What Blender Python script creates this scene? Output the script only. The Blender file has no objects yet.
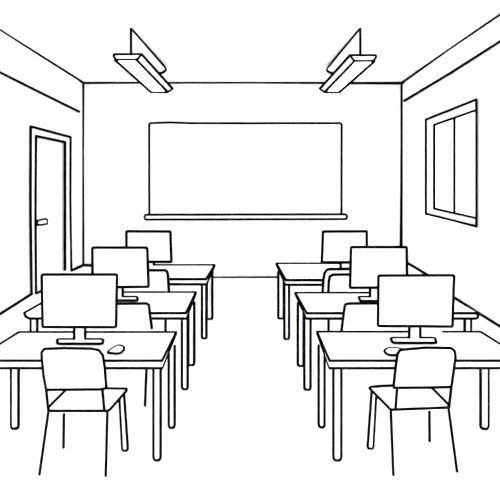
import bpy, bmesh, math
from mathutils import Vector as V

# ---------------------------------------------------------------- camera constants (metres)
F, CX, HY, EYE = 440.0, 250.0, 187.0, 2.0
def px(x, y, d):                       # point seen at (x, y) at distance d
    return V(((x-CX)/F*d, d, EYE-(y-HY)/F*d))
def on_wall(x, y, X):                  # point on a side wall
    d = X*F/(x-CX)
    return V((X, d, EYE-(y-HY)/F*d))

scene = bpy.context.scene
COL = scene.collection
PEN = 0.0031                          # line radius per metre of distance

# ---------------------------------------------------------------- materials
def paint(name, c1, c2, rough=0.8, scale=6.0, spec=0.1):
    m = bpy.data.materials.new(name); m.use_nodes = True
    nt = m.node_tree; b = nt.nodes['Principled BSDF']
    n = nt.nodes.new('ShaderNodeTexNoise'); n.inputs['Scale'].default_value = scale
    tc = nt.nodes.new('ShaderNodeTexCoord')
    r = nt.nodes.new('ShaderNodeValToRGB')
    r.color_ramp.elements[0].color = (*c1, 1); r.color_ramp.elements[1].color = (*c2, 1)
    nt.links.new(tc.outputs['Object'], n.inputs['Vector'])
    nt.links.new(n.outputs['Fac'], r.inputs['Fac'])
    nt.links.new(r.outputs['Color'], b.inputs['Base Color'])
    b.inputs['Roughness'].default_value = rough
    b.inputs['Specular IOR Level'].default_value = spec
    return m
W = lambda v: (v, v, v)
M_WALL = paint('white_wall_paint', W(.93), W(.95))
M_CEIL = paint('white_ceiling_paint', W(.94), W(.95), scale=3)
M_FLOOR = paint('white_floor', W(.93), W(.95), scale=2)
M_DESK = paint('white_laminate', W(.92), W(.95), scale=9)
M_PLASTIC = paint('white_plastic', W(.93), W(.95), scale=14)
M_METAL = paint('white_painted_metal', W(.92), W(.95), scale=20)
M_BOARD = paint('white_board_enamel', W(.94), W(.95), rough=.6, scale=2)
M_INK = paint('black_ink_line', W(.002), W(.004), rough=1.0, scale=30, spec=0)

M_GLASS = bpy.data.materials.new('clear_window_glass'); M_GLASS.use_nodes = True
nt = M_GLASS.node_tree; nt.nodes.clear()
o_ = nt.nodes.new('ShaderNodeOutputMaterial'); mx = nt.nodes.new('ShaderNodeMixShader')
tr = nt.nodes.new('ShaderNodeBsdfTransparent'); gl = nt.nodes.new('ShaderNodeBsdfGlossy')
gl.inputs['Roughness'].default_value = .02
mx.inputs[0].default_value = .06; nt.links.new(tr.outputs[0], mx.inputs[1])
nt.links.new(gl.outputs[0], mx.inputs[2]); nt.links.new(mx.outputs[0], o_.inputs[0])

M_LAMP = paint('lit_lamp_diffuser', W(.9), W(.95))
b = M_LAMP.node_tree.nodes['Principled BSDF']
b.inputs['Emission Color'].default_value = (1, 1, 1, 1); b.inputs['Emission Strength'].default_value = 1.6

# ---------------------------------------------------------------- mesh builder
class Part:
    def __init__(self):
        self.bm = bmesh.new()
    def prism(self, pts, off, mi=0):
        """solid between polygon pts and the same polygon moved by off (vector or second polygon)"""
        a = [self.bm.verts.new(p) for p in pts]
        if isinstance(off, (list, tuple)): q = off
        else: q = [V(p)+V(off) for p in pts]
        c = [self.bm.verts.new(p) for p in q]
        n = len(a); fs = [self.bm.faces.new(a), self.bm.faces.new(c[::-1])]
        for i in range(n):
            j = (i+1) % n
            fs.append(self.bm.faces.new((a[i], c[i], c[j], a[j])))
        for f in fs: f.material_index = mi
        return self
    def box(self, x0, x1, y0, y1, z0, z1):
        return self.prism([V((x0, y0, z0)), V((x1, y0, z0)), V((x1, y0, z1)), V((x0, y0, z1))], V((0, y1-y0, 0)))
    def lathe(self, cx, cy, prof, n=20, lean=None):
        rings = []
        for (r, z) in prof:
            t = 0 if lean is None else z
            ox, oy = (0, 0) if lean is None else (lean[0]*z, lean[1]*z)
            if r < 1e-5: rings.append([self.bm.verts.new((cx+ox, cy+oy, z))])
            else: rings.append([self.bm.verts.new((cx+ox+r*math.cos(2*math.pi*k/n), cy+oy+r*math.sin(2*math.pi*k/n), z)) for k in range(n)])
        for a, c in zip(rings, rings[1:]):
            for k in range(n):
                l = (k+1) % n
                if len(a) == 1: self.bm.faces.new((a[0], c[k], c[l]))
                elif len(c) == 1: self.bm.faces.new((a[k], a[l], c[0]))
                else: self.bm.faces.new((a[k], a[l], c[l], c[k]))
        if len(rings[0]) > 1: self.bm.faces.new(rings[0][::-1])
        if len(rings[-1]) > 1: self.bm.faces.new(rings[-1])
        return self
    def ink(self, pts, w=1.0, closed=False, mi=1, rad=None, smooth=0):
        """round drawn line along an edge, as a tube"""
        pts = [V(p) for p in pts]
        if closed: pts = pts + [pts[0]]
        R = lambda p: rad if rad else max(p.y, .5)*PEN*w
        N = 10
        for i, p in enumerate(pts):
            r = R(p)
            res = bmesh.ops.create_icosphere(self.bm, subdivisions=2, radius=r)
            vs = res['verts']
            bmesh.ops.translate(self.bm, verts=vs, vec=p)
            for v in vs:
                for f in v.link_faces: f.material_index = mi; f.smooth = True
        for a, c in zip(pts, pts[1:]):
            d = c-a
            if d.length < 1e-6: continue
            d.normalize()
            u = d.orthogonal().normalized(); v = d.cross(u)
            ra, rc = R(a), R(c)
            A = [self.bm.verts.new(a+(u*math.cos(t)+v*math.sin(t))*ra) for t in [2*math.pi*k/N for k in range(N)]]
            B = [self.bm.verts.new(c+(u*math.cos(t)+v*math.sin(t))*rc) for t in [2*math.pi*k/N for k in range(N)]]
            for k in range(N):
                l = (k+1) % N
                f = self.bm.faces.new((A[k], A[l], B[l], B[k])); f.material_index = mi; f.smooth = True
        return self
    def build(self, name, mat, parent=None, base=None):
        base = V(base) if base is not None else V((0, 0, 0))
        if parent is not None: base = parent_base[parent.name]
        bmesh.ops.translate(self.bm, verts=self.bm.verts, vec=-base)
        bmesh.ops.recalc_face_normals(self.bm, faces=self.bm.faces)
        me = bpy.data.meshes.new(name); self.bm.to_mesh(me); self.bm.free()
        me.materials.append(mat); me.materials.append(M_INK)
        o = bpy.data.objects.new(name, me); COL.objects.link(o)
        if parent is not None: o.parent = parent
        else: o.location = base
        parent_base[o.name] = base
        return o
parent_base = {}
def empty(name, base):
    o = bpy.data.objects.new(name, None); COL.objects.link(o)
    o.empty_display_size = .1; o.location = base; parent_base[o.name] = V(base)
    return o
def tag(o, label=None, cat=None, group=None, kind=None):
    for k, v in (('label', label), ('category', cat), ('group', group), ('kind', kind)):
        if v: o[k] = v
    return o
def rounded(pts, r, n=4):
    """polygon with rounded corners; r = radius or list of radii"""
    out = []; N = len(pts)
    for i, p in enumerate(pts):
        p = V(p); a = V(pts[i-1]); c = V(pts[(i+1) % N]); rr = r[i] if isinstance(r, (list, tuple)) else r
        if rr <= 0: out.append(p); continue
        da = (a-p); dc = (c-p); ra = min(rr, da.length*.45); rc = min(rr, dc.length*.45)
        s = p+da.normalized()*ra; e = p+dc.normalized()*rc
        for k in range(n+1):
            t = k/n; out.append(s*(1-t)**2+p*2*t*(1-t)+e*t*t)
    return out

# ---------------------------------------------------------------- room shell
BACK = 9.778; XL = -3.711; XR = 3.378; TOP = 4.333; Y0 = -4.5; T = .15
floor = Part().box(XL-T, XR+T, Y0, BACK+T, -T, 0)
tag(floor.build('floor', M_FLOOR), kind='structure')
ceil = Part().box(XL-T, XR+T, Y0, BACK+T, TOP, TOP+T)
tag(ceil.build('ceiling', M_CEIL), kind='structure')

p = Part().box(XL-T, XR+T, BACK, BACK+T, 0, TOP)
bp = lambda x, y: px(x, y, BACK-.02)
lt = .9
p.ink([bp(83.3, 82.3), bp(125, 82), bp(250, 81.8), bp(402, 82.8)], 1.1)        # ceiling line
p.ink([bp(83, 82), bp(82.6, 150), bp(83, 264.6)], 1.0)                          # left corner
p.ink([bp(402, 82.8), bp(402, 150), bp(401, 258)], 1.05)                        # right corner
fp = lambda x, y: px(x, y, BACK-.06)
p.ink([fp(150, 277.8), fp(216, 277.8), fp(275.5, 277.5), fp(350, 277.6)], 1.15)    # floor line
tag(p.build('wall_back', M_WALL), kind='structure')

# left wall, with door opening
dn = XL*F/(31-CX); df = XL*F/(71-CX); dtop = 3.035
p = Part()
p.box(XL-T, XL, Y0, dn, 0, TOP); p.box(XL-T, XL, df, BACK, 0, TOP); p.box(XL-T, XL, dn, df, dtop, TOP)
lw = lambda x, y: on_wall(x, y, XL+.012)
p.ink([V((XL+.012, 1.2, TOP-.01)), lw(-60, -7.3), lw(0, 29.5), lw(40, 55), lw(83.3, 82.3)], 1.1)
tag(p.build('wall_left', M_WALL), kind='structure')

# right wall, with window opening
wn = XR*F/(476.3-CX); wf = XR*F/(426-CX); wz0, wz1 = 1.45, 3.31
p = Part()
p.box(XR, XR+T, Y0, wn, 0, TOP); p.box(XR, XR+T, wf, BACK, 0, TOP)
p.box(XR, XR+T, wn, wf, 0, wz0-.04); p.box(XR, XR+T, wn, wf, wz1+.01, TOP)
rw = lambda x, y: on_wall(x, y, XR-.012)
p.ink([rw(402, 82.8), rw(450, 48.5), rw(498.5, 15.8), rw(560, -25.5), V((XR-.012, 1.2, TOP-.01))], 1.1)
tag(p.build('wall_right', M_WALL), kind='structure')

# ceiling trims: boards under the ceiling along both side walls
def strip(name, x0, x1, pts, top, w=1.0):
    """board on a side wall; pts = lower or upper edge points (y, z)"""
    pr = Part()
    poly = [V((x0, y, z)) for (y, z) in pts] + [V((x0, y, top)) for (y, z) in pts[::-1]]
    pr.prism(poly, V((x1-x0, 0, 0)))
    pr.ink([V((x1, y, z)) for (y, z) in pts], w)
    return tag(pr.build(name, M_WALL), kind='structure')
def walllist(pl, X): return [(q.y, q.z) for q in (on_wall(x, y, X) for x, y in pl)]
strip('trim_1', XL, XL+.02, [(1.2, 3.69)]+walllist([(-60, 42), (2, 73), (40, 92), (79, 111.3)], XL+.02), TOP-.001, .95)
strip('trim_2', XR, XR-.02, [(1.2, 4.0)]+walllist([(560, 3), (498.5, 42), (450, 73), (404.3, 100.4)], XR-.02), TOP-.001, .95)

# baseboards
def wp(pl, X): return [on_wall(x, y, X) for x, y in pl]
XB = XL+.02
p = Part()
a = wp([(-60, 349), (2, 312.6), (30.6, 294.2)], XB); a[-1].y = dn-.002; a.insert(0, V((XB, 1.2, .08)))
p.prism([V((XL, q.y, q.z)) for q in a]+[V((XL, q.y, 0.0)) for q in a[::-1]], V((.02, 0, 0)))
p.ink(a, 1.0)
c = wp([(71.2, 270.4), (83.6, 264.8)], XB); c[0].y = df+.002; c[-1].y = BACK-.001
p.prism([V((XL, q.y, q.z)) for q in c]+[V((XL, q.y, 0.0)) for q in c[::-1]], V((.02, 0, 0)))
p.box(XL, XL+.55, BACK-.02, BACK-.001, 0, c[-1].z)
p.ink([c[0], V((XB, BACK-.03, c[-1].z)), V((XL+.35, BACK-.03, c[-1].z-.01))], 1.0)
tag(p.build('baseboard_left', M_WALL), kind='structure')
XB = XR-.02
p = Part()
a = wp([(402.3, 259.3), (407.3, 262.6), (427.3, 274.6), (454, 297.2), (477, 312), (498.7, 325.4), (560, 364)], XB)
a[0].y = BACK-.003; a.append(V((XB, 1.2, .09)))
p.prism([V((XR, q.y, q.z)) for q in a]+[V((XR, q.y, 0.0)) for q in a[::-1]], V((-.02, 0, 0)))
p.ink(a, 1.0)
tag(p.build('baseboard_right', M_WALL), kind='structure')

# ---------------------------------------------------------------- door
door = empty('door_1', (XL, (dn+df)/2, 0)); tag(door, kind='structure')
XF = XL+.015
# frame: jambs and head
ji_n = XF*F/(36-CX); ji_f = XF*F/(65.3-CX); on_ = XF*F/(30.8-CX); of_ = XF*F/(70.7-CX); fx0 = XL-T
zi = 2.93-.02
p = Part()
def xbox(part, x0, x1, y0, y1, z0, z1): part.box(min(x0, x1), max(x0, x1), y0, y1, z0, z1)
zhn = EYE+(HY-135.7)/F*ji_n; zhf = EYE+(HY-142.2)/F*ji_f
zon = EYE+(HY-126.2)/F*on_; zof = EYE+(HY-136.7)/F*of_
p.prism([V((XF, on_, 0)), V((XF, ji_n, 0)), V((XF, ji_n, zhn)), V((XF, on_, zon))], V((fx0-XF, 0, 0)))
p.prism([V((XF, ji_f, 0)), V((XF, of_, 0)), V((XF, of_, zof)), V((XF, ji_f, zhf))], V((fx0-XF, 0, 0)))
p.prism([V((XF, on_, zon)), V((XF, ji_n, zhn)), V((XF, ji_f, zhf)), V((XF, of_, zof))], V((fx0-XF, 0, 0)))
dw = lambda x, y: on_wall(x, y, XF+.01)
p.ink([dw(31.6, 294), dw(30.6, 210), dw(30.8, 126.2), dw(50, 131.3), dw(70.5, 136.8), dw(70.2, 200), dw(71.2, 270.2)], .95)
p.ink([dw(35.9, 292.6), dw(35.4, 210), dw(35.9, 135.8), dw(50, 138.6), dw(65, 141.8), dw(65, 200), dw(65, 269.3)], 1.0)
p.build('door_frame', M_METAL, door)
p = Part(); p.box(XL-.06, XL-.02, ji_n, ji_f, 0.005, zhf-.002)
q = [on_wall(36.3, 293.0, XF), on_wall(41.5, 290.6, XF)]
p.build('door_leaf', M_WALL, door)
p = Part()
zt = [on_wall(36, 293.2, XF), on_wall(65, 273.5, XF)]
p.prism([V((XF, zt[0].y, zt[0].z)), V((XF, zt[1].y, zt[1].z)), V((XF, zt[1].y, 0.003)), V((XF, zt[0].y, 0.003))], V((-.03, 0, 0)))
p.ink([zt[0], on_wall(43, 289.8, XF)], .95)
p.build('door_threshold', M_METAL, door)
p = Part(); XH = XL+.055
hp = [on_wall(x, y, XH) for x, y in [(37, 220.6), (40.5, 219.4), (46.2, 218.6), (47.2, 219.6), (47, 223.6), (42, 224.4), (37.3, 224.8)]]
p.prism(hp, V((-.02, 0, 0))); p.ink(hp, .75, closed=True)
hy = hp[0].y
p.box(XL-.02, XH-.02, hy+.02, hy+.07, hp[0].z-.06, hp[0].z-.01)
p.build('door_handle', M_METAL, door)

# ---------------------------------------------------------------- window
win = empty('window_1', (XR, (wn+wf)/2, wz0)); tag(win, kind='structure')
XW = XR-.02
ww = lambda x, y: on_wall(x, y, XW)
oc = [ww(426, 119.2), ww(476.3, 99.2), ww(476.3, 226), ww(426, 213.6)]     # far-top, near-top, near-bottom, far-bottom
ic = [ww(434.2, 124.6), ww(475.2, 110.3), ww(475.2, 217.4), ww(434.2, 208.2)]
p = Part()
for i in range(4):
    j = (i+1) % 4
    p.prism([oc[i], oc[j], ic[j], ic[i]], V((.09, 0, 0)))
wi = lambda x, y: on_wall(x, y, XW-.012)
p.ink([wi(426, 119.2), wi(476.3, 99.2), wi(476.3, 226), wi(426, 213.6)], .9, closed=True)
p.ink([wi(475.2, 110.3), wi(434.2, 124.6), wi(434.2, 208.2), wi(475.2, 217.4)], .9)
p.build('window_frame', M_METAL, win)
t = [ww(453.6, 118), ww(455, 117.5), ww(455, 212.8), ww(453.6, 212.5)]
p = Part().prism(t, V((.05, 0, 0)))
p.ink([wi(454.3, 118), wi(454.3, 212.4)], .95); p.build('mullion', M_METAL, win)
dv = V((.04, 0, 0)); m0, m1 = ww(454, 117.6), ww(454, 212.6)
p = Part().prism([ic[0]+dv, m0+dv, m1+dv, ic[3]+dv], V((.006, 0, 0))); p.build('window_pane', M_GLASS, win)
p = Part().prism([m0+dv, ic[1]+dv, ic[2]+dv, m1+dv], V((.006, 0, 0))); p.build('window_pane', M_GLASS, win)

# ---------------------------------------------------------------- whiteboard
D = BACK-.04
wb = empty('whiteboard', px(246, 219, BACK-.02)); tag(wb, 'wide rectangular white writing board mounted on the back wall with a ledge beneath', 'whiteboard')
q = rounded([px(149, 122.6, D), px(341.6, 122.9, D), px(341.6, 215, D), px(149.2, 215, D)], .03)
p = Part().prism(q, V((0, BACK-D-.002, 0)))
p.ink([px(149.4, 213, D), px(149.2, 124, D), px(150.5, 122.8, D), px(170, 122.2, D), px(190, 122.9, D), px(245, 123, D), px(300, 122.9, D), px(340, 122.9, D), px(341.6, 124.2, D), px(341.4, 213, D)], .85)
p.build('board', M_BOARD, wb)
D = BACK-.14
q = rounded([px(144.6, 214.4, D), px(347, 214, D), px(347, 218.8, D), px(144.6, 219.3, D)], .06, 5)
p = Part().prism(q, V((0, .13, 0))); p.ink(q, .85, closed=True)
p.build('ledge', M_METAL, wb)

# ---------------------------------------------------------------- hanging ceiling lights
def light(near, far, nb, fb, fin, label, n0=6.45, f0=8.607):
    """near/far: pixel outline of the two ends; nb/fb: bottom; fin: plate"""
    root = empty('pendant_light', px((near[0][0]+near[1][0])/2, near[0][1], (n0+f0)/2))
    root.location.z = EYE+(HY-near[0][1])/F*n0; parent_base[root.name] = V(root.location)
    tag(root, label, 'ceiling light', 'twin hanging strip lights')
    A = [px(x, y, n0) for x, y in near]; B = [px(x, y, f0) for x, y in far]
    p = Part().prism(A, B)
    ro = rounded([A[0], A[1], A[2], A[3]], .035, 3)
    p.ink(ro, .85, closed=True)
    dn_ = V((0, -.01, -.012))
    p.ink([A[1], B[1]], .95); p.ink([A[2]+dn_, B[2]+dn_], 1.0); p.ink([A[3]+dn_, B[3]+dn_], 1.0)
    p.ink([B[1], B[2]+dn_, B[3]+dn_], 1.05)
    p.build('housing', M_METAL, root)
    # diffuser panel set in the underside
    g = .03*(1 if A[2].x > A[3].x else -1); dz = V((0, 0, -.004))
    c = [A[3]+V((g, .05, 0)), A[2]+V((-g, .05, 0)), B[2]+V((-g, -.05, 0)), B[3]+V((g, -.05, 0))]
    p = Part().prism([v+dz for v in c], V((0, 0, .006))); p.build('diffuser', M_LAMP, root)
    pl = []
    for (x, y, d) in fin: pl.append(px(x, y, d))
    pl[0].z = TOP-.004
    r = rounded(pl, [.0, .25, .2, 0, 0], 4)
    p = Part().prism(r, V((.025*(1 if pl[0].x > 0 else -1), 0, 0)))
    p.ink([pl[-1]]+r[:-2], .95)
    p.build('mounting_plate', M_METAL, root)
light([(113, 54), (141.6, 53.8), (137, 59.6), (115.5, 59.4)], [(148, 87), (172.4, 88.2), (167.5, 91.2), (151, 91)], None, None,
      [(131, 28.4, 6.45), (167, 69.5, 8.6), (161, 73.2, 8.06), (157.5, 71.8, 7.7), (131, 54.2, 6.45)],
      'hanging strip light on the left, over the door side desks')
light([(377, 55), (350, 54.8), (354, 60.8), (374, 60.6)], [(345, 88), (320, 88.2), (325, 91.2), (339.6, 91)], None, None,
      [(360.3, 29, 6.45), (326, 69.7, 8.6), (331, 73.2, 8.06), (334.5, 71.8, 7.7), (360.3, 55, 6.45)],
      'hanging strip light on the right, over the window side desks')

# ---------------------------------------------------------------- desks
def desk(label, group, zn, yn, yf, xcn, xcf, xon, th, legs, side=1, far_ink=None, outer_side_ink=True, tip=None):
    """side=+1 right desk / -1 left desk. xcn,xcf: aisle corner pixel near/far; xon: outer edge pixel at the near edge"""
    yf += .4
    h = EYE-(yn-HY)/F*zn; zf = (EYE-h)*F/(yf-HY)
    a, b_ = px(xcn, yn, zn), px(xcf, yf, zf)
    Xo = (xon-CX)/F*zn
    c, d = V((Xo, zf, h)), V((Xo, zn, h))
    cx = (a.x+Xo)/2
    root = empty('desk', (cx, (zn+zf)/2, 0)); tag(root, label, 'desk', group)
    top = [a, b_, c, d]
    dz = V((0, 0, -th)); p = Part().prism(top, dz)
    p.ink([a, b_], 1.0)
    if tip:                              # end of the top drawn as a slim point
        p.ink([a, px(tip, yn, zn)], 1.0); p.ink([a+dz, d+dz+V((.05, 0, 0)), d+V((.01, 0, dz.z*.6)), d], 1.0)
    else:
        g = .022*side
        p.ink([a, d-V((g, 0, 0)), d+V((-g*.3, 0, -th*.15)), d-V((0, 0, th*.5)), d+V((-g*.3, 0, -th*.85)), d+dz-V((g, 0, 0)), a+dz], 1.0)
    p.ink([a+dz, b_+V((0, 0, -.008))], 1.0)
    if far_ink is None: far_ink = [(xcf, None)]
    up = V((0, 0, PEN*zf*.2))
    if far_ink == [(xcf, None)]: p.ink([b_+up, c+up], 1.0)
    else:
        for s, e in far_ink: p.ink([px(s, yf, zf)+up, px(e, yf, zf)+up], 1.0)
    if outer_side_ink: p.ink([c+up, d+up*.5], 1.0)
    p.build('desktop', M_DESK, root)
    for (x0, x1, ybot, mode) in legs:
        z = EYE*F/(ybot-HY)
        xc = (x0+x1)/2; r = (x1-x0)/2/F*z
        X = (xc-CX)/F*z; ht = h-th
        prof = [(0, 0), (r*.55, .004), (r*.85, .012), (r, .03), (r, ht)]
        p = Part().lathe(X, z, prof, 20)
        zq = z-r*.8
        if mode == 'full':
            arc = [V((X*zq/z+r*a_, zq, z_)) for a_, z_ in ((-1, ht), (-1, .035), (-.85, .017), (-.45, .008), (.45, .008), (.85, .017), (1, .035), (1, ht))]
            p.ink(arc, 1.0)
        elif mode:                           # lines drawn only down to a pixel row
            zz = EYE-(mode-HY)/F*z
            Xq = X*zq/z; p.ink([V((Xq-r, zq, ht)), V((Xq-r, zq, zz))], 1.0); p.ink([V((Xq+r, zq, ht)), V((Xq+r, zq, zz))], 1.0)
        p.build('leg', M_DESK, root)
    return h, zf
GL, GR = 'desks in the left row', 'desks in the right row'
hFL = desk('frontmost desk in the left row, nearest the viewer, with mouse and large monitor', GL, 3.2, 360.4, 331.9, 162, 176, -26, .054,
     [(153.5, 160.7, 459, 'full'), (168.8, 174.7, 427, 'full'), (-18, -10, 459, 'full'), (11.2, 18.6, 427.6, 'full')], side=-1)
hML = desk('middle desk of the left row, between the front and farthest desks', GL, 4.33, 312.8, 292, 185.9, 195.8, 24.5, .053,
     [(182, 187.7, 388.6, 'full'), (188.4, 194.3, 364.6, 'full'), (30.9, 37.3, 388.6, 345), (56, 61, 364.6, 0)], side=-1, tip=117)
hBL = desk('farthest desk in the left row, closest to the writing board and door', GL, 5.78, 278.8, 264.8, 206.2, 214.4, 97, .068,
     [(202, 206.4, 338.2, 'full'), (206.8, 212.3, 318.7, 'full'), (99, 103.5, 338.2, 0), (118, 122.5, 318.7, 0)],
     far_ink=[(153.8, 214.4)], side=-1)
hFR = desk('frontmost desk in the right row, nearest the viewer, with mouse and large monitor', GR, 3.2, 360.4, 331.6, 329.6, 317.2, 526, .054,
     [(333.3, 341.3, 459, 'full'), (318.6, 324.5, 426.5, 'full'), (510, 518, 459, 'full'), (480.5, 488.3, 427.6, 'full')],
     far_ink=[(317.2, 409), (443, 479.6)])
hMR = desk('middle desk of the right row, between the front and farthest desks', GR, 4.33, 312.9, 292.6, 306.8, 295.4, 478, .053,
     [(304.2, 310.5, 389, 'full'), (297.8, 303.6, 365.4, 'full'), (464.6, 470.8, 389, 345), (430, 435, 365.4, 0)],
     far_ink=[(295.4, 370)], outer_side_ink=False)
hBR = desk('farthest desk in the right row, closest to the writing board and window wall', GR, 5.78, 279.8, 263.3, 285.8, 276.6, 402, .062,
     [(284.3, 289, 338.8, 'full'), (278.2, 283.8, 318.2, 'full'), (395, 399.5, 338.8, 0), (372, 377, 318.2, 0)],
     far_ink=[(276.6, 372)])

# ---------------------------------------------------------------- monitors
def monitor(label, deskinfo, scr, neck, base, ink_neck=None, ink_base=True, group='desktop monitors'):
    """scr: 4 screen corners; neck: (x0, x1); base: (xl_far, xr_far, xl_near, xr_near, y_far, y_near)"""
    h, _ = deskinfo
    xlf, xrf, xln, xrn, yf, yn = base
    hh = h+PEN*(EYE-h)*F/(yf-HY)
    zn = (EYE-hh)*F/(yn-HY); zf = (EYE-hh)*F/(yf-HY)
    root = empty('monitor', ((sum(s[0] for s in scr)/4-CX)/F*zn, (zn+zf)/2, h)); tag(root, label, 'monitor', group)
    zs = zn+(zf-zn)*.35                    # screen plane
    c = [px(x, y, zs) for x, y in scr]
    r = rounded(c, .012, 3)
    p = Part().prism(r, V((0, .03, 0)))
    # bulged back housing
    cc = sum(c, V((0, 0, 0)))/4; dn_ = V((0, .03, 0))
    inner = [cc+(v-cc)*.82+dn_ for v in c]; out = [cc+(v-cc)*.6+V((0, .05, 0)) for v in c]
    p.prism(inner, out)
    p.ink(r, 1.05, closed=True); p.build('screen', M_PLASTIC, root)
    zk = zf-.006
    a, b_ = neck
    ys = max(scr[2][1], scr[3][1])
    rr_ = PEN*zf; bz = h+rr_+.003; zb = bz-.001
    yk = HY+(EYE-zb)*F/zk
    fw = (b_-a)*.12; k = [px(a, ys-6, zk), px(b_, ys-6, zk), px(b_, yk, zk), px(a, yk, zk)]
    for v in k[2:]: v.z = zb
    p = Part().prism(k, V((0, .02, 0)))
    lim = ink_neck if ink_neck else yk-1.2
    lim = min(lim, HY+(EYE-(h+rr_+.002))*F/zk)
    p.ink([px(a, ys-2, zk), px(a, lim, zk)], 1.0); p.ink([px(b_, ys-2, zk), px(b_, lim, zk)], 1.0)
    p.build('neck', M_PLASTIC, root)
    top = [px(xlf, yf, zf), px(xrf, yf, zf), px(xrn, yn, zn), px(xln, yn, zn)]
    for v in top: v.z = bz
    rr = rounded(top, [.03, .03, .03, .03], 4)
    p = Part().prism(rr, V((0, 0, -(rr_+.002))))
    if ink_base:
        # outline open where the neck meets the base
        far_l = V((px(a, yf, zf).x, zf, bz)); far_r = V((px(b_, yf, zf).x, zf, bz))
        n = len(rr)//4
        line = [px(a, yk-1.2, zk)+V((0, 0, 0)), far_l-V((.006*zf/3.6, 0, 0))] + rr[:n][::1]
        # rr order: far-left corner, far-right corner, near-right corner, near-left corner
        seq = [far_r+V((.006, 0, 0))]+rr[n:2*n]+rr[2*n:3*n]+rr[3*n:4*n]+rr[:n]+[far_l-V((.006, 0, 0))]
        p.ink([px(b_, yk-1.2, zk)]+seq+[px(a, yk-1.2, zk)], 1.0)
    p.build('base', M_PLASTIC, root)
    return root
monitor('large near monitor at left, on the front desk of the left row', hFL, [(41.8, 274.3), (117, 274.2), (116, 326.8), (42.6, 326.6)], (74.2, 85.2), (57, 103.5, 57.5, 102.5, 339.4, 343.9))
monitor('large near monitor at right, on the front desk of the right row', hFR, [(378.4, 275.3), (454, 275), (452.4, 326.2), (378, 325.6)], (409.2, 420.2), (390.5, 435, 393, 436.5, 338, 343))
monitor('monitor on the middle desk of the left row, partly hidden by the front monitor', hML, [(92.4, 247.3), (147.2, 247.3), (148.6, 286.4), (92.6, 287)], (113, 122.8), (101, 137.4, 101, 137.4, 297, 300.5))
monitor('monitor on the middle desk of the right row, partly hidden by the front monitor', hMR, [(351, 246.8), (406.6, 246.8), (407, 287.2), (350, 287.4)], (370, 381), (358.6, 398, 360.6, 396, 297, 301.1))
monitor('small distant monitor on the farthest desk of the left row', hBL, [(126.4, 231), (170.4, 231.2), (171.4, 261.5), (126.6, 261.5)], (143.5, 154), (140, 151, 140, 151, 270, 273), ink_neck=264.3, ink_base=False)
monitor('small distant monitor on the farthest desk of the right row', hBR, [(323, 231.2), (366.8, 231), (366.8, 262), (321.8, 262)], (340.6, 353), (339, 356, 339, 356, 270, 273), ink_neck=268.5, ink_base=False)

# ---------------------------------------------------------------- mice
def mouse(label, h, pts):
    P = []
    for x, y in pts:
        z = (EYE-h-.012)*F/(y-HY); P.append(px(x, y, z))
    c = sum(P, V((0, 0, 0)))/len(P)
    n = 5; sm = []
    N = len(P)
    for i in range(N):                                     # Catmull-Rom closed
        a, b_, c1, d = P[i-1], P[i], P[(i+1) % N], P[(i+2) % N]
        for k in range(n):
            t = k/n
            sm.append(.5*((2*b_)+(c1-a)*t+(2*a-5*b_+4*c1-d)*t*t+(3*b_-a-3*c1+d)*t**3))
    p = Part(); bm = p.bm
    rings = []
    for s, dz in ((.9, -.0115), (1, -.004), (.97, .003), (.8, .010), (.5, .015), (.2, .0165)):
        rings.append([bm.verts.new(V((c.x+(v.x-c.x)*s, c.y+(v.y-c.y)*s, c.z+dz))) for v in sm])
    for a, b_ in zip(rings, rings[1:]):
        for k in range(len(sm)):
            l = (k+1) % len(sm); bm.faces.new((a[k], a[l], b_[l], b_[k]))
    bm.faces.new(rings[0]); bm.faces.new(rings[-1])
    p.ink([v+V((0, -.002, .006)) for v in sm], .95, closed=True)
    o = p.build('computer_mouse', M_PLASTIC, None, V((c.x, c.y, h)))
    return tag(o, label, 'mouse', 'computer mice')
mouse('computer mouse on the front left desk, beside the chair and monitor base', hFL[0], [(108, 352.6), (113.2, 348.4), (119.3, 345.9), (124, 347.8), (122.8, 351.6), (118.4, 353.9), (112.5, 353.6)])
mouse('computer mouse on the front right desk, partly behind the chair back', hFR[0], [(384.4, 351.6), (387.4, 349), (393, 348.4), (400, 349.2), (404, 351.4), (400, 354.6), (393, 355.6), (387.4, 354.6)])

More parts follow.
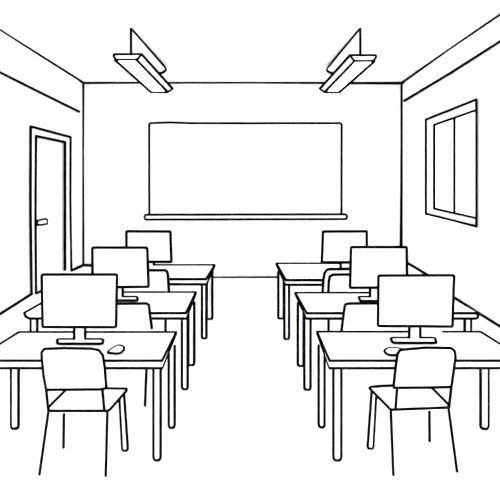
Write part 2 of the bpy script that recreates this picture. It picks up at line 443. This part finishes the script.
# ---------------------------------------------------------------- chairs
def chair(label, group, zn, zf, back, back_ink, seat, seat_ink, posts, legs, hback=None, inner=None):
    """all outlines are seen from behind the chair.
       seat: near-left, near-right, far-right, far-left pixels (near row at zn, far row at zf)
       legs: (x_top, x_bottom, near?, style) style: 'rod' black, 'plain' white, 'tube' white with outline"""
    SH = .46
    rear = [px(x, y, zn) for x, y in back]
    s = [px(x, y, (EYE-SH)*F/(y-HY)) for (x, y) in seat]
    for v in s: v.z = SH
    cx = sum(v.x for v in s)/4
    root = empty('chair', (cx, (zn+zf)/2, 0)); tag(root, label, 'chair', group)
    # seat
    rs = rounded(s, [.012, .012, .03, .03], 3)
    p = Part().prism([v for v in rs], V((0, 0, -.012)))
    for ln in seat_ink:
        q = []
        for (x, y) in ln:
            z = (EYE-SH)*F/(y-HY); w_ = px(x, y, z); w_.z += PEN*z*.25; q.append(w_)
        p.ink(q, 1.0)
    p.build('seat', M_PLASTIC, root)
    # backrest, slightly dished slab: front towards the desk
    p = Part().prism(rear, V((0, .022, 0)))
    for ln in back_ink: p.ink([px(x, y, zn) for x, y in ln], 1.05)
    p.build('backrest', M_PLASTIC, root)
    # posts joining seat and backrest
    for (x0, y0, x1, y1, st) in posts:
        a, b_ = px(x0, y0, zn+.004), px(x1, y1, zn+.004)
        p = Part(); p.ink([a, b_], 1.0, mi=1 if st else 0, rad=None if st else .007)
        p.build('back_post', M_METAL, root)
    for (xt, yt, xb, yb, st) in legs:
        z = EYE*F/(yb-HY)
        b_ = px(xb, yb, z); t = px(xt, yt, min(max(z, zn), zf-.01))
        t.z = SH-(.004 if z < zn+.1 else .008)
        if z < zn+.1 and st == 'rod': t = px(xt, yt, (EYE-SH)*F/(yt-HY)); t.z = SH-.004
        p = Part()
        if st == 'tube':
            w0 = 2.35/F*z; w1 = 2.75/F*z
            n = 16
            rings = []
            for (c, r) in ((t, w0), (b_+(t-b_)*.06, w1), (b_+(t-b_)*.02, w1*.8), (b_, w1*.3)):
                rings.append([p.bm.verts.new(c+V((math.cos(2*math.pi*k/n)*r, math.sin(2*math.pi*k/n)*r, 0))) for k in range(n)])
            for A, B in zip(rings, rings[1:]):
                for k in range(n): p.bm.faces.new((A[k], A[(k+1) % n], B[(k+1) % n], B[k]))
            p.bm.faces.new(rings[0]); p.bm.faces.new(rings[-1])
            L = V((w0, 0, 0)); R_ = V((w1, 0, 0)); up = V((0, 0, .022)); fw = V((0, -.6*w1, 0)); t = t+fw; b_ = b_+fw
            p.ink([t-L, b_-R_+up, b_-R_*.7+V((0, 0, .008)), b_+R_*.7+V((0, 0, .008)), b_+R_+up, t+L], 1.0)
        elif st == 'rod':
            b2 = b_+V((0, 0, .008)); p.ink([t, t+(b2-t)*.5, b2], 1.0)
        elif st == 'plain':
            p.ink([t, b_+V((0, 0, .008))], 1, mi=0, rad=.008)
        p.build('leg', M_METAL, root)
    return root

# front left
zn, zf = 3.025, 3.354
bk = [(46.2, 389.4), (43.6, 375), (41.8, 358), (41.6, 352), (44.5, 348.6), (64, 347.9), (92, 348.4), (99, 350), (102.8, 355), (104.6, 366), (106.3, 387.5), (101, 389)]
chair('nearest chair at left, drawn up to the front desk of the left row', 'chairs in the left row', zn, zf, bk,
      [bk+[bk[0]]], [(48, 411), (107.4, 411), (127.5, 388.6), (65, 388.6)],
      [[(65.4, 390.4), (48.3, 407.4), (48.4, 411), (107, 411), (110, 409.5), (126.2, 391.3), (126.8, 389.4), (125, 388.8), (106.5, 388.6)]],
      [(46.2, 389.4, 48.2, 409, 1), (102.4, 389.5, 104.4, 410.5, 1)],
      [(48.4, 411, 39.5, 475, 'rod'), (107.4, 411, 105.7, 476.5, 'rod'), (64.2, 412, 63.5, 448, 'rod'), (122, 391, 125.5, 450, 'tube')])
# front right
bk = [(394, 387.4), (393.7, 385), (395.8, 366), (397.7, 353.2), (400.4, 349.6), (425.4, 347.4), (451.2, 347.8), (454.6, 350.6), (455.5, 357), (451.3, 386.6), (425, 387.2)]
chair('nearest chair at right, drawn up to the front desk of the right row', 'chairs in the right row', zn, zf, bk,
      [bk+[bk[0]]], [(391, 409.8), (448.6, 407.8), (434, 387.6), (369.5, 387.6)],
      [[(393.6, 385.6), (381, 386), (371, 387.1), (369.6, 388.2), (371, 390), (390.8, 409.8), (448, 407.6), (449, 405), (432.6, 388.6)]],
      [(397, 388.4, 395.6, 408.8, 1), (451.3, 386.6, 449.1, 407, 1)],
      [(390.8, 409.8, 393.3, 475.5, 'rod'), (448.6, 408, 457, 472, 'rod'), (429.2, 409, 429.6, 441.6, 'rod'), (373.5, 391, 370, 447.8, 'tube')])
# middle left
zn, zf = 4.02, 4.37
bk = [(110, 338), (106.5, 306), (108.5, 303), (146, 302.6), (148.6, 304), (149.4, 307), (151.8, 328), (152.6, 338)]
chair('chair at the middle desk of the left row, mostly hidden by the front monitor', 'chairs in the left row', zn, zf, bk,
      [[(108.5, 303.3), (146.5, 303.2), (148.8, 304.6), (151.8, 327.8)]], [(110, 355), (153, 355), (164, 342), (122, 342)], [],
      [(111, 337, 111.6, 354, 0), (151, 337, 151.4, 354, 0)],
      [(110, 356, 105, 404, 'plain'), (147, 356, 145, 406, 'rod'), (122, 356, 121, 388, 'plain'), (158, 356, 160, 388, 'plain')])
# middle right
bk = [(341.4, 338), (341.4, 331), (345, 305), (347, 302.8), (384, 302.2), (386.5, 305), (384, 338)]
chair('chair at the middle desk of the right row, mostly hidden by the front monitor', 'chairs in the right row', zn, zf, bk,
      [[(341.4, 330.8), (344.8, 305), (346, 303.8), (349, 303.2), (384, 302.8)]], [(340, 355), (383, 355), (372, 342), (330, 342)], [],
      [(342.6, 337, 342, 354, 0), (382.6, 337, 382, 354, 0)],
      [(341, 356, 342, 404, 'plain'), (382, 356, 388, 404, 'plain'), (372, 356, 372, 388, 'plain'), (333, 356, 331, 388, 'plain')])
# far left
zn, zf = 5.5, 5.83
bk = [(135, 298), (132.8, 273), (134.5, 270), (165, 270), (167.3, 271.6), (168.2, 275), (168.9, 298)]
chair('far chair of the left row, its rounded back just right of the middle monitor', 'chairs in the left row', zn, zf, bk,
      [[(134.5, 270), (164.6, 269.9), (166.8, 271), (167.9, 274), (168.9, 291.2)]], [(135, 310), (167, 310), (174, 303), (144, 303)], [],
      [(136, 297, 136.4, 309, 0), (167.6, 297, 166.6, 309, 0)],
      [(136, 311, 133, 346, 'plain'), (165.6, 311, 165.4, 346, 'rod'), (145, 311, 145, 336, 'plain'), (171, 311, 172, 336, 'plain')])
# far right: rounded frame around the back
bk = [(323, 298), (323.4, 285), (324.4, 275), (326.6, 270.2), (330, 268.7), (352, 268.6), (357, 272), (357.6, 298)]
chair('far chair of the right row, with a double-outlined rounded back frame', 'chairs in the right row', zn, zf, bk,
      [[(322.6, 291.6), (323.4, 279), (324.6, 272.5), (327, 269.4), (330.5, 268.8), (354, 268.6)],
       [(328.3, 291.6), (328.9, 280), (329.8, 276), (333, 274.4), (354, 274)]],
      [(325, 310), (357, 310), (348, 303), (316.5, 303)], [],
      [(324.8, 297, 325.6, 309, 0), (356.6, 297, 356, 309, 0)],
      [(328.6, 311, 328.5, 346, 'rod'), (356, 311, 358, 346, 'plain'), (348, 311, 348, 336, 'plain'), (320, 311, 318, 336, 'plain')])

# ---------------------------------------------------------------- light
w = bpy.data.worlds.new('daylight'); scene.world = w; w.use_nodes = True
bg = w.node_tree.nodes['Background']; bg.inputs[0].default_value = (1, 1, 1, 1); bg.inputs[1].default_value = 1.0

cam = bpy.data.cameras.new('camera'); co = bpy.data.objects.new('camera', cam); COL.objects.link(co)
co.location = (0, 0, EYE); co.rotation_euler = (math.pi/2, 0, 0)
cam.sensor_fit = 'HORIZONTAL'; cam.sensor_width = 36; cam.lens = 36*F/500
cam.shift_y = -(244-HY)/500+.0006; cam.clip_start = .05
scene.camera = co
scene.cycles.max_bounces = 24; scene.cycles.diffuse_bounces = 20
scene.view_settings.view_transform = 'Standard'; scene.view_settings.look = 'None'
scene.view_settings.gamma = 1; scene.view_settings.use_curve_mapping = False
scene.view_settings.exposure = 2.2
